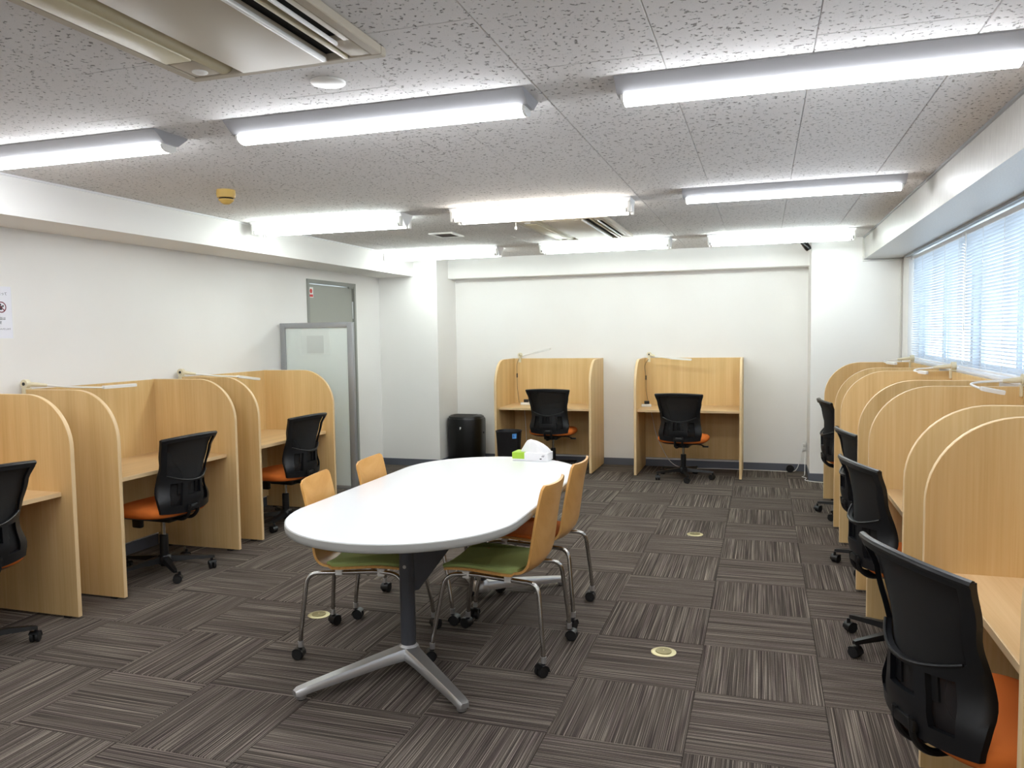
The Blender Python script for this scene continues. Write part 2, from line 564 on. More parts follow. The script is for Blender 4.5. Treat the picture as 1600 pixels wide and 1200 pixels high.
# windows: frames, sashes, panes
bounds = [(2.235, WY1), (0.30, 2.235), (WY0, 0.30)]
bl_names = ['window_1', 'window_2', 'window_3']
wl = ['aluminium sliding window next to the white column', 'aluminium sliding window beside the middle booths', 'aluminium sliding window beyond the second blind']
for (a, b), nm, lb in zip(bounds, bl_names, wl):
    wn = thing(nm, lb, 'window', (XR + 0.12, (a + b) / 2, WZ0)); tag(wn, kind='structure')
    h = (b - a) / 2; zt = ZS - WZ0
    q = MB()
    q.box(-0.03, 0.04, -h, -h + 0.035, 0, zt); q.box(-0.03, 0.04, h - 0.035, h, 0, zt)
    q.box(-0.03, 0.04, -h + 0.035, h - 0.035, 0, 0.02); q.box(-0.03, 0.04, -h + 0.035, h - 0.035, zt - 0.02, zt)
    q.build('window_frame', 'window_aluminium', wn, 0)
    for sgn in (-1, 1):
        y0, y1 = (-h + 0.035, 0.03) if sgn < 0 else (-0.03, h - 0.035)
        xx = -0.018 if sgn < 0 else 0.012
        q = MB(); t_ = 0.034
        q.box(xx, xx + 0.022, y0, y0 + t_, 0.02, zt - 0.02); q.box(xx, xx + 0.022, y1 - t_, y1, 0.02, zt - 0.02)
        q.box(xx, xx + 0.022, y0 + t_, y1 - t_, 0.02, 0.02 + t_); q.box(xx, xx + 0.022, y0 + t_, y1 - t_, zt - 0.02 - t_, zt - 0.02)
        s_ = q.build('sash', 'window_aluminium', wn, 0)
        MB().box(xx + 0.008, xx + 0.013, y0 + t_, y1 - t_, 0.02 + t_, zt - 0.02 - t_).build('pane', 'window_glass', s_, 0)
sill = MB().rbox(XR - 0.012, XR + 0.095, WY0, WY1, WZ0 - 0.004, WZ0 + 0.014, 0.004)
struct(sill.build('trim_6', 'white_paint'), 'white window sill under the blinds', 'sill')
struct(MB().box(XR - 0.03, XR + 0.0, WY0, WY1 + 0.08, ZS - 0.018, ZS - 0.0005).build('trim_7', 'grey_frame', smooth=0), 'grey curtain track under the window beam', 'track')

# venetian blinds
slat_me = None
blinds = [('white venetian blind hung next to the white column', 2.25, WY1 - 0.01), ('white venetian blind, second from the white column', 0.30, 2.225), ('white venetian blind continuing past the last booth', WY0 + 0.02, 0.275)]
for lb, a, b in blinds:
    h = (b - a) / 2
    bl = thing('venetian_blind', lb, 'blind', (XR + 0.035, (a + b) / 2, WZ0 + 0.02), 0, 'venetian blinds')
    zt = ZS - WZ0 - 0.02 - 0.02
    MB().rbox(-0.014, 0.014, -h, h, zt - 0.03, zt, 0.003, 1).build('headrail', 'white_paint', bl)
    MB().rbox(-0.012, 0.012, -h, h, 0.0, 0.014, 0.004, 1).build('bottom_rail', 'white_paint', bl)
    # slat: shallow arc tilted
    prof = []
    tilt = math.radians(-26)
    for k in range(5):
        s_ = -0.0125 + 0.025 * k / 4
        c_ = 0.0022 * (1 - (s_ / 0.0125) ** 2)
        prof.append((s_ * math.cos(tilt) - c_ * math.sin(tilt), s_ * math.sin(tilt) + c_ * math.cos(tilt)))
    top = [(p[0] , p[1] + 0.0006) for p in reversed(prof)]
    q = MB().prism(prof + top, 'y', -h + 0.004, h - 0.004)
    sl = q.build('slat', 'slat_white', bl, 60)
    nS = 41
    z0, z1 = 0.028, zt - 0.042
    sl.location = (0, 0, z0)
    for k in range(1, nS):
        link_copy(sl, 'slat', bl, (random.uniform(-.0004, .0004), 0, z0 + (z1 - z0) * k / (nS - 1)))
    for t_ in (-0.92, -0.46, 0.0, 0.46, 0.92):
        q = MB()
        for dx in (-0.0135, 0.0135):
            q.cyl((dx, t_ * h, 0.012), (dx, t_ * h, zt - 0.02), 0.0012, 5)
        q.build('ladder_cord', 'cord_white', bl)
    MB().cyl((-0.022, h - 0.12, 0.25), (-0.02, h - 0.12, zt - 0.02), 0.004, 8).build('tilt_wand', 'white_plastic', bl)

# ------------------------------------------------------------------ ceiling fittings
def led_fixture(label, x, y):
    t = thing('led_ceiling_light', label, 'ceiling light', (x, y, ZC), 0, 'flat bar ceiling lights')
    hl = 0.62
    MB().prism([(-0.10, 0), (0.10, 0), (0.10, -0.006), (0.042, -0.047), (-0.042, -0.047), (-0.10, -0.006)], 'x', -hl, hl).build('housing', 'housing_toned_down', t, 20)
    pr = [(-0.040, -0.047), (0.040, -0.047)] + [(0.040 * math.cos(a), -0.058 - 0.020 * math.sin(a)) for a in [k * PI / 10 for k in range(0, 11)]]
    MB().prism(pr, 'x', -hl + 0.022, hl - 0.022).build('diffuser', 'led_light', t, 40)
    for e in (-1, 1):
        MB().prism([(p[0] * 1.03, p[1] - 0.001) for p in pr], 'x', e * (hl - 0.022), e * (hl - 0.012)).build('end_cap', 'white_plastic', t)
    return t
def tube_fixture(label, x, y, lamp='tube_light', cord=False):
    t = thing('fluorescent_ceiling_light', label, 'ceiling light', (x, y, ZC), 0, 'twin tube ceiling lights')
    hl = 0.62
    MB().prism([(-0.10, 0), (0.10, 0), (0.10, -0.008), (0.018, -0.085), (-0.018, -0.085), (-0.10, -0.008)], 'x', -hl, hl).build('reflector', 'white_paint', t, 20)
    for s_ in (-1, 1):
        tb = MB().cyl((-hl + 0.035, s_ * 0.072, -0.078), (hl - 0.035, s_ * 0.072, -0.078), 0.0145, 14).build('tube', lamp, t)
        for e in (-1, 1):
            MB().cyl((e * (hl - 0.035), s_ * 0.072, -0.078), (e * (hl - 0.022), s_ * 0.072, -0.078), 0.0148, 12).build('tube_cap', 'steel', tb)
            q = MB().rbox(min(e * (hl - 0.022), e * (hl - 0.004)), max(e * (hl - 0.022), e * (hl - 0.004)), s_ * 0.072 - 0.016, s_ * 0.072 + 0.016, -0.096, -0.028, 0.004)
            q.build('lamp_socket', 'white_plastic', t)
    if cord:
        q = MB().cyl((-0.145, -0.09, -0.03), (-0.145, -0.09, -0.150), 0.0016, 6)
        pc = q.build('pull_cord', 'cord_white', t)
        MB().lathe([(0.001, -0.175), (0.007, -0.171), (0.009, -0.163), (0.006, -0.153), (0.001, -0.148)], 12, (-0.145, -0.09)).build('pull_knob', 'white_plastic', pc)
    return t
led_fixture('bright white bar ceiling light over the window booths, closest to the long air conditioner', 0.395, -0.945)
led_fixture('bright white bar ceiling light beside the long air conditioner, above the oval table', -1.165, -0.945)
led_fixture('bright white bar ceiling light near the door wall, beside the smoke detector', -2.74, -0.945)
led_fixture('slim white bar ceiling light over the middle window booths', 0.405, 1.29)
tube_fixture('twin tube ceiling light beside the door wall beam, behind the smoke detector', -2.78, 1.45)
tube_fixture('warm white twin tube ceiling light with a pull cord', -1.17, 1.43, 'tube_light_warm', True)
tube_fixture('twin tube ceiling light by the left boxed column behind the square vent', -2.85, 3.76)
tube_fixture('twin tube ceiling light between the farther air conditioner and the end wall', -1.17, 3.70)
tube_fixture('twin tube ceiling light by the black security camera', 0.395, 3.70)
led_fixture('unseen white bar ceiling light added to brighten the front of the room, window side', 0.395, -3.27)  # this row of three is added out of view to light the foreground
led_fixture('unseen white bar ceiling light added to brighten the front of the room, middle', -1.165, -3.27)
led_fixture('unseen white bar ceiling light added to brighten the front of the room, door wall side', -2.74, -3.27)

def aircon(label, x, y, flip=1):
    t = thing('ceiling_air_conditioner', label, 'air conditioner', (x, y, ZC), 0, 'ceiling cassette air conditioners')
    hx, hy = 0.345, 0.66
    z = -0.028
    # dark inside tray
    MB().box(-hx + 0.03, hx - 0.03, -hy + 0.03, hy - 0.03, -0.006, -0.001).build('inner_tray', 'black_void', t, 0)
    q = MB(); b = 0.032
    for (x0, x1, y0, y1) in ((-hx, hx, -hy, -hy + b), (-hx, hx, hy - b, hy), (-hx, -hx + b, -hy + b, hy - b), (hx - b, hx, -hy + b, hy - b)):
        q.rbox(x0, x1, y0, y1, z, -0.001, 0.003, 1)
    q.build('panel_frame', 'air_panel', t)
    MB().rbox(-0.135, 0.165, -hy + b, hy - b, z - 0.004, -0.008, 0.004).build('intake_panel', 'air_panel', t)
    MB().rbox(0.158, 0.172, -hy + b + 0.02, hy - b - 0.02, z - 0.010, z + 0.004, 0.004).build('panel_lip', 'white_plastic', t)
    # closed side: flat louver, curved louver, sensor plate
    MB().rbox(-hx + b + 0.004, -hx + b + 0.098, -hy + b + 0.14, hy - b - 0.14, z - 0.002, -0.012, 0.004).build('louver', 'air_louver', t)
    pr = [(-0.205 + 0.03 * math.cos(a), -0.006 - 0.020 * math.sin(a)) for a in [PI * k / 8 for k in range(9)]]
    MB().prism(pr, 'y', -hy + b, hy - b).build('curved_louver', 'air_louver', t)
    for e in (-1, 1):
        y0, y1 = sorted((e * (hy - b - 0.005), e * (hy - b - 0.13)))
        sp_ = MB().rbox(-hx + b + 0.004, -hx + b + 0.098, y0, y1, z + 0.002, -0.010, 0.003).build('sensor_plate', 'air_panel', t)
        MB().lathe([(0.024, z + 0.004), (0.024, z - 0.001), (0.018, z - 0.004), (0.001, z - 0.005)], 18, (-hx + b + 0.05, e * (hy - b - 0.045))).build('sensor', 'white_plastic', sp_)
    # open side: bars and vane
    MB().rbox(0.222, 0.236, -hy + b, hy - b, z - 0.002, -0.006, 0.003).build('slot_bar', 'air_louver', t)
    MB().rbox(0.262, 0.270, -hy + b + 0.10, hy - b - 0.12, z - 0.008, z + 0.004, 0.003).build('air_vane', 'white_plastic', t)
    for e in (-1, 1):
        y0, y1 = sorted((e * (hy - b - 0.002), e * (hy - b - 0.13)))
        MB().rbox(0.244, hx - b - 0.002, y0, y1, z + 0.002, -0.008, 0.003).build('end_plate', 'air_panel', t)
    MB().rbox(0.292, hx - b, -hy + b + 0.13, hy - b - 0.13, z, -0.008, 0.003).build('side_strip', 'air_panel', t)
    return t
aircon('long cream ceiling air conditioner beside the round ceiling speaker', -1.17, -2.195)
aircon('cream ceiling air conditioner behind the warm twin tube light', -1.185, 2.65)

t = thing('ceiling_speaker', 'round white disc on the ceiling beside the long air conditioner', 'speaker', (-1.15, -1.32, ZC))
MB().lathe([(0.058, 0), (0.060, -0.003), (0.058, -0.007), (0.054, -0.0085), (0.001, -0.009)], 32).build('disc', 'white_plastic', t)
t = thing('smoke_detector', 'yellowed cream smoke detector on the ceiling', 'smoke detector', (-2.74, 0.22, ZC))
MB().lathe([(0.052, 0), (0.054, -0.026), (0.050, -0.044), (0.045, -0.046)], 28).build('base', 'detector_cream', t)
MB().lathe([(0.040, -0.044), (0.040, -0.055)], 24).build('gap_ring', 'black_void', t)
MB().lathe([(0.044, -0.054), (0.043, -0.060), (0.030, -0.073), (0.018, -0.081), (0.001, -0.083)], 28).build('sensor_cap', 'detector_cream', t)
t = thing('ceiling_vent', 'small square ceiling vent with dark grille between two tube lights', 'vent', (-2.34, 2.63, ZC))
q = MB()
for (x0, x1, y0, y1) in ((-.11, .11, -.14, -.11), (-.11, .11, .11, .14), (-.11, -.08, -.11, .11), (.08, .11, -.11, .11)): q.rbox(x0, x1, y0, y1, -0.014, -0.001, 0.003, 1)
q.build('vent_frame', 'white_plastic', t)
MB().box(-.08, .08, -.11, .11, -0.004, -0.001).build('vent_backing', 'black_void', t, 0)
sl = None
for k in range(9):
    if sl is None:
        sl = MB().box(-.08, .08, -0.003, 0.003, -0.012, -0.004).build('slat', 'dark_tape', t, 0); sl.location = (0, -0.096, 0)
    else: link_copy(sl, 'slat', t, (0, -0.096 + k * 0.024, 0))

t = thing('security_camera', 'small black camera at the top of the boxed column by the windows', 'camera', (0.652, 4.385, 2.295))
q = MB().tube([(-0.045, -0.02, 0.030), (-0.028, -0.025, 0.010), (0.012, -0.03, -0.045), (0.022, -0.03, -0.062)], [0.022, 0.030, 0.030, 0.024], 14); q.build('camera_body', 'charcoal_gloss', t)
MB().cyl((-0.02, -0.01, 0.01), (0.0475, 0.034, 0.03), 0.008, 8).build('bracket', 'white_plastic', t)
t = thing('cable_duct', 'white cable duct running around the window beam end on the column', 'cable duct', (1.15, 4.412, 2.34))
q = MB().rbox(-0.002, 0.016, -0.006, 0.008, -0.215, -0.012, 0.002, 1); q.build('vertical_duct', 'conduit', t)
MB().rbox(0.0, 0.348, -0.006, 0.008, -0.232, -0.216, 0.002, 1).build('horizontal_duct', 'conduit', t)
MB().rbox(0.322, 0.336, -0.006, 0.008, -2.25, -0.234, 0.002, 1).build('corner_duct', 'conduit', t)
t = MB().rbox(0.735, 0.752, 4.40, 4.42, 2.285, 2.325, 0.003, 1).build('wall_clip', 'white_plastic'); tag(t, 'tiny white block on the boxed column under the ceiling beside the security camera', 'clip')

# ------------------------------------------------------------------ study booths
BW, BD, BH, BT = 1.06, 0.68, 1.192, 0.025
def make_booth():
    t = thing('study_booth', '', 'study booth', (0, 0, 0), 0, 'study booths')
    R = 0.285; b0 = 0.012
    pts = [(0.0, b0), (BD, b0), (BD, BH)]
    for k in range(0, 15):
        a = PI / 2 + PI / 2 * k / 14
        pts.append((R + R * math.cos(a), BH - R + R * math.sin(a)))
    side = None
    for s_ in (-1, 1):
        xc = s_ * (BW / 2 - BT / 2)
        sd = MB().prism(pts, 'x', -BT / 2, BT / 2).build('side_panel', 'maple_upright', t, 30); sd.location.x = xc
        # edge band along front and top
        q = MB(); e = 0.0022
        path = [(0.0, b0), ] + [(R + R * math.cos(PI - PI / 2 * k / 14), BH - R + R * math.sin(PI - PI / 2 * k / 14)) for k in range(15)] + [(BD, BH)]
        rings = []
        for i, p in enumerate(path):
            a = path[max(i - 1, 0)]; c_ = path[min(i + 1, len(path) - 1)]
            d = Vector((c_[0] - a[0], c_[1] - a[1])).normalized(); nrm = Vector((-d.y, d.x))
            P0 = Vector(p); h = BT / 2 - 0.0004
            A = P0 + nrm * e
            rings.append([(-h, P0.x, P0.y), (-h + 0.003, A.x, A.y), (h - 0.003, A.x, A.y), (h, P0.x, P0.y)])
        q.rings(rings); q.build('edge_band', 'maple_edge', sd, 50)
        MB().box(-0.012, 0.012, 0.06, 0.10, 0.0, b0).build('levelling_foot', 'black_rubber', sd, 0)
        MB().box(-0.012, 0.012, BD - 0.1, BD - 0.06, 0.0, b0).build('levelling_foot', 'black_rubber', sd, 0)
    iw = BW / 2 - BT
    MB().box(-iw, iw, BD - 0.02, BD, 0.10, BH).build('back_panel', 'maple_upright', t, 0)
    q = MB().rbox(-iw, iw, 0.075, BD - 0.02, 0.655, 0.680, 0.002, 1); d = q.build('desk_top', 'maple_desk', t)
    MB().box(-iw + 0.001, iw - 0.001, 0.0728, 0.0755, 0.6565, 0.6785).build('edge_band', 'maple_edge', d, 0)
    q = MB()
    q.box(-iw, iw, BD - 0.024, BD - 0.020, 0.10, 0.103)
    return t
booth = make_booth()
BL = [
    ('maple study booth against the door wall, third from the frosted screen', (-3.19, -1.04), PI / 2),
    ('maple study booth against the door wall, second from the frosted screen', (-3.19, 0.311), PI / 2),
    ('maple study booth against the door wall, beside the frosted screen', (-3.19, 1.611), PI / 2),
    ('maple study booth on the end wall beside the waste bin and air purifier', (-1.965, 4.275), 0),
    ('maple study booth on the end wall, farther from the waste bin', (-0.4625, 4.275), 0),
    ('maple study booth under the windows, beside the boxed column', (0.768, 3.023), -PI / 2),
    ('maple study booth under the windows, second from the boxed column', (0.768, 1.532), -PI / 2),
    ('maple study booth under the windows, third from the boxed column', (0.768, 0.029), -PI / 2),
    ('maple study booth under the windows, fourth from the boxed column', (0.768, -1.405), -PI / 2),
]
for k, (lb, (x_, y_), rz) in enumerate(BL):
    place(booth, k == 0, lb, (x_, y_, 0), rz)

# ------------------------------------------------------------------ casters
def caster_mesh(parent, loc, rz, wr=0.026, sub=True):
    c = MB()
    # hood: half shell over the wheels
    prof = [(0.0285 * math.cos(a), wr + 0.0285 * math.sin(a)) for a in [PI * (-0.05 + 0.85 * k / 10) for k in range(11)]]
    inner = [(p[0] * 0.85, wr + (p[1] - wr) * 0.85) for p in reversed(prof)]
    c.prism([(y - 0.0, z) for y, z in prof + inner], 'x', -0.023, 0.023)
    c.cyl((0, 0.012, wr + 0.018), (0, 0.012, wr + 0.045), 0.008, 10)
    o = c.build('caster', 'black_plastic', parent); o.location = loc; o.rotation_euler.z = rz
    for s_ in (-1, 1):
        w_ = MB()
        ring = []
        for (rr, xx) in ((wr * 0.86, 0.004), (wr, 0.007), (wr, 0.018), (wr * 0.86, 0.021), (wr * 0.3, 0.0215)):
            ring.append([(s_ * xx, rr * math.cos(2 * PI * j / 18), wr + rr * math.sin(2 * PI * j / 18)) for j in range(18)])
        w_.rings(ring).build('wheel', 'black_rubber', o)
    return o

# ------------------------------------------------------------------ task chair (faces +Y)
def make_task_chair():
    t = thing('task_chair', '', 'office chair', (0, 0, 0), 0, 'black task chairs with orange seats')
    rng = random.Random(3)
    # star base
    q = MB().lathe([(0.045, 0.062), (0.05, 0.075), (0.046, 0.105), (0.034, 0.118)], 20)
    for k in range(5):
        a = PI / 2 + 2 * PI * k / 5 + 0.3
        ca, sa = math.cos(a), math.sin(a)
        rings = []
        for (rr, w_, z0, z1) in ((0.03, 0.024, 0.068, 0.110), (0.15, 0.020, 0.072, 0.098), (0.278, 0.015, 0.068, 0.086), (0.298, 0.010, 0.067, 0.082)):
            rings.append([(rr * ca - w_ * sa * s_, rr * sa + w_ * ca * s_, z) for s_, z in ((-1, z0), (1, z0), (0.75, z1), (-0.75, z1))])
        q.rings(rings)
    q.build('star_base', 'black_plastic', t)
    for k in range(5):
        a = PI / 2 + 2 * PI * k / 5 + 0.3
        rz = rng.uniform(0, 2 * PI)
        ox, oy = -0.012 * -math.sin(rz), 0.012 * math.cos(rz)
        caster_mesh(t, (0.285 * math.cos(a) - ox, 0.285 * math.sin(a) - oy, 0), rz)
    MB().lathe([(0.026, 0.045), (0.027, 0.05), (0.027, 0.24), (0.022, 0.245)], 18).build('column_sleeve', 'black_plastic', t)
    MB().lathe([(0.014, 0.24), (0.014, 0.37)], 16).build('gas_lift', 'chrome', t)
    q = MB().rbox(-0.075, 0.075, -0.12, 0.09, 0.345, 0.392, 0.012); q.build('tilt_mechanism', 'black_plastic', t)
    lv = MB().tube(fillet([(0.07, 0.02, 0.37), (0.17, 0.02, 0.365), (0.20, 0.02, 0.352)], 0.03), 0.006, 8); lv.rbox(0.185, 0.245, 0.008, 0.032, 0.340, 0.356, 0.005)
    lv.build('lever', 'black_plastic', t)
    q = MB().rbox(-0.105, -0.07, 0.08, 0.15, 0.305, 0.39, 0.01); q.build('tension_knob', 'black_plastic', t)
    # seat
    q = MB().rings([ring_superellipse(0.20, 0.195, 0.385, 3, 36, 0.02), ring_superellipse(0.232, 0.222, 0.402, 3.2, 36, 0.02), ring_superellipse(0.235, 0.225, 0.408, 3.2, 36, 0.02)])
    q.build('seat_shell', 'black_plastic', t)
    rings = []
    for (w_, d_, z) in ((0.232, 0.224, 0.402), (0.243, 0.234, 0.414), (0.246, 0.237, 0.430), (0.240, 0.231, 0.446), (0.222, 0.214, 0.458), (0.17, 0.165, 0.464), (0.08, 0.08, 0.464)):
        ring = ring_superellipse(w_, d_, z, 3.2, 44, 0.02)
        # dished middle, waterfall front
        ring = [(x_, y_, z_ - (0.020 * max(0, (y_ - 0.14) / 0.12) ** 2 if z > 0.40 else 0)) for x_, y_, z_ in ring]
        rings.append(ring)
    MB().rings(rings).build('seat', 'orange_fabric', t, 50)
    # backrest surface
    ZB, HB = 0.43, 0.455
    wt = [(0, 0.200), (0.14, 0.212), (0.40, 0.194), (0.58, 0.196), (0.8, 0.214), (1.0, 0.236)]
    yt = [(0, -0.223), (0.2, -0.245), (0.38, -0.248), (0.6, -0.244), (0.8, -0.252), (1.0, -0.273)]
    ct = [(0, 0.055), (0.33, 0.110), (0.7, 0.060), (1.0, 0.045)]
    def lin(T, x_):
        return lerp_table(T, x_)
    def surf(u_, v_, off=0.0):
        # sag of the mesh field's lower edge
        b_ = 1 - min(1, abs(u_) / 0.84) ** 2
        hh = max(0.0, 1 - abs(v_ - 0.5) / (0.44 if v_ > 0.5 else 0.11))
        vr = v_ - 0.085 * b_ * hh
        w_ = lin(wt, vr)
        z = ZB + HB * vr + 0.012 * (1 - u_ * u_) * max(0, vr - 0.5) * 2 - 0.012 * (1 - u_ * u_) * max(0, 0.3 - vr) / 0.3
        y = lin(yt, vr) + lin(ct, vr) * abs(u_) ** 2.2
        return Vector((u_ * w_, y + off, z))
    us = subdiv([-1, -0.86, -0.74, -0.42, -0.26, 0.26, 0.42, 0.74, 0.86, 1], 0.075)
    vs = subdiv([0, 0.10, 0.23, 0.37, 0.39, 0.5, 0.94, 1.0], 0.04)
    def keep(uc, vc):
        au = abs(uc)
        if au < 0.86 and 0.5 < vc < 0.94: return False
        if 0.42 < au < 0.74 and 0.10 < vc < 0.39: return False
        if au < 0.26 and 0.23 < vc < 0.39: return False
        return True
    fr = sheet(lambda a, b: (surf(a, b), (0, -1, 0)), us, vs, keep, 0.017).build('backrest_frame', 'back_plastic', t, 45)
    # top roll
    MB().tube([surf(a, 0.985, -0.008) for a in [-0.985 + 1.97 * k / 16 for k in range(17)]], 0.0115, 8).build('top_rail', 'black_plastic', fr)
    MB().tube([surf(a, 0.5, -0.020) for a in [-0.84 + 1.68 * k / 16 for k in range(17)]], 0.0045, 6).build('lumbar_rib', 'black_plastic', fr)
    sheet(lambda a, b: (surf(a, b, 0.006), (0, 1, 0)), subdiv([-0.9, 0.9], 0.1), subdiv([0.04, 0.96], 0.05), lambda a, b: True, 0.003).build('backrest_mesh', 'chair_mesh', t, 60)
    lp = sheet(lambda a, b: (surf(a, b, -0.004) + Vector((0, 0.003, 0)), (0, 1, 0)), subdiv([-0.5, 0.5], 0.1), [0.24, 0.3, 0.36, 0.42], lambda a, b: abs(a) > 0.08, 0.006)
    lp.build('lumbar_pad', 'black_plastic', t, 50)
    # bracket from mechanism to back
    q = MB()
    for s_ in (-1, 1):
        q.tube(fillet([(s_ * 0.032, -0.08, 0.370), (s_ * 0.034, -0.20, 0.368), (s_ * 0.036, -0.246, 0.41), (s_ * 0.036, -0.250, 0.47)], 0.05), 0.011, 8)
    q.rbox(-0.05, 0.05, -0.258, -0.232, 0.432, 0.465, 0.006)
    q.build('back_bracket', 'black_plastic', t)
    return t
task = make_task_chair()
TASK_PARTS = [o for o in bpy.data.objects if o.parent == task]
# booth label, base position, heading, seat height offset, direction of one base arm
TC = [
    ('black task chair with orange seat at the third booth from the frosted screen', (-3.322, -1.062), 1.426, 0.02, 50),
    ('black task chair with orange seat at the second booth from the frosted screen', (-3.349, 0.284), 1.527, -0.007, -37),
    ('black task chair with orange seat at the booth beside the frosted screen', (-3.337, 1.607), 1.489, -0.02, -78),
    ('black task chair with orange seat at the end wall booth beside the bin', (-1.887, 4.442), 0.022, 0.0, -25),
    ('black task chair with orange seat at the end wall booth farther from the bin', (-0.497, 4.29), -0.10, -0.022, 212),
    ('black task chair with orange seat at the window booth beside the boxed column', (0.965, 2.943), -1.45, 0.03, 157),
    ('black task chair with orange seat at the second window booth from the boxed column', (0.985, 1.50), -1.42, -0.03, 162),
    ('black task chair with orange seat at the third window booth from the boxed column', (0.905, 0.178), -1.323, -0.012, 141),
    ('black task chair with orange seat at the fourth window booth from the boxed column', (0.847, -1.405), -1.16, 0.004, 150),
]
BASE = ('star_base', 'caster', 'column_sleeve')
for k, (lb, (x_, y_), rz, dz, arm) in enumerate(TC):
    c = thing('task_chair', lb, 'office chair', (x_, y_, 0), rz, 'black task chairs with orange seats') if k else task
    if k:
        for ch in TASK_PARTS: copy_tree(ch, c)
    c.location = (x_, y_, 0); c.rotation_euler.z = rz; c['label'] = lb
TCH = [o for o in bpy.data.objects if o.parent is None and o.name.startswith('task_chair')]
for c in TCH:
    lb, _, rz, dz, arm = next(q for q in TC if q[0] == c['label'])
    turn = math.radians(arm) - rz - (PI / 2 + 0.3)
    for ch in [o for o in bpy.data.objects if o.parent == c]:
        if ch.name.split('.')[0] in BASE:
            ch.location = Matrix.Rotation(turn, 3, 'Z') @ ch.location
            ch.rotation_euler.z += turn
        else:
            ch.location.z += dz

# ------------------------------------------------------------------ oval table
TX, TY, TZ = -1.21, -0.12, 0.71
t = thing('oval_meeting_table', 'large white oval meeting table on two grey posts with silver feet', 'table', (TX, TY, 0))
def stadium(hw, hl, e=2.0, n=20):
    out = []
    for k in range(4 * n):
        a = 2 * PI * k / (4 * n)
        c, s_ = math.cos(a), math.sin(a)
        x_ = hw * math.copysign(abs(c) ** (2 / e), c); y_ = hw * 1.02 * math.copysign(abs(s_) ** (2 / e), s_)
        out.append((x_, y_ + math.copysign(hl - hw * 1.02, s_) if abs(s_) > 1e-9 else y_ + (hl - hw * 1.02)))
    return out
def edge_ring(hw, hl, z):
    return [(p[0], p[1], z) for p in stadium(hw, hl)]
q = MB()
q.rings([edge_ring(0.508, 1.049, 0.7005), edge_ring(0.508, 1.049, TZ - 0.001), edge_ring(0.507, 1.048, TZ)])
q.build('table_top', 'table_top', t, 30)
q = MB(); q.rings([edge_ring(0.504, 1.045, 0.672), edge_ring(0.510, 1.051, 0.676), edge_ring(0.512, 1.053, 0.69), edge_ring(0.5115, 1.0525, 0.706), edge_ring(0.508, 1.049, 0.7085)], cap=True)
q.build('edge_band', 'table_edge', t, 50)
for s_ in (-1, 1):
    py = s_ * 0.475
    leg = thing('pedestal', '', '', (-0.035, py, 0), -s_ * 0.125); leg.parent = t
    for k_ in ('label', 'category'):
        if k_ in leg: del leg[k_]
    MB().tube([(0, 0, 0.095), (0, 0, 0.672)], 0.034, 16).build('post', 'table_post', leg)
    # inward bracket
    pr = [(0.0, 0.345), (-s_ * 0.045, 0.345), (-s_ * 0.36, 0.655), (-s_ * 0.43, 0.672), (0.0, 0.672)]
    MB().prism(pr, 'x', -0.024, 0.024).build('bracket', 'table_post', leg, 20, rz=-PI / 4)
    MB().rbox(-0.32, 0.32, -0.03, 0.03, 0.650, 0.672, 0.004).build('cross_bar', 'table_post', leg)
    MB().cyl((0.0, s_ * 0.0345, 0.46), (0.0, s_ * 0.036, 0.46), 0.008, 12).build('screw', 'steel', leg)
    # splayed cast feet
    q = MB().lathe([(0.052, 0.045), (0.054, 0.06), (0.046, 0.092), (0.038, 0.100), (0.034, 0.105)], 22)
    for sx in (-1, 1):
        d = Vector((sx * 0.357, s_ * 0.40, 0)); L_ = d.length; d.normalize(); n = Vector((-d.y, d.x, 0))
        rings = []
        for (tt, w_, z0, z1) in ((0.0, 0.044, 0.048, 0.098), (0.25, 0.036, 0.046, 0.088), (0.6, 0.030, 0.035, 0.070), (0.88, 0.026, 0.026, 0.056), (0.97, 0.024, 0.020, 0.050), (1.0, 0.017, 0.022, 0.042)):
            p = d * (L_ * tt)
            rings.append([p + n * (w_ * a) + Vector((0, 0, z)) for a, z in ((-1, z0), (1, z0), (1.0, z0 + (z1 - z0) * 0.7), (0.72, z1), (-0.72, z1), (-1.0, z0 + (z1 - z0) * 0.7))])
        q.rings(rings)
        p = d * (L_ * 0.945)
        q.tube([p + Vector((0, 0, 0.004)), p + Vector((0, 0, 0.036))], [0.019, 0.024], 14)
    q.build('foot_casting', 'cast_aluminium', leg, 40)
    for sx in (-1, 1):
        p = Vector((sx * 0.357, s_ * 0.40, 0)) * 0.945
        MB().cyl((p.x, p.y, 0), (p.x, p.y, 0.006), 0.017, 14).build('glide', 'black_rubber', leg)

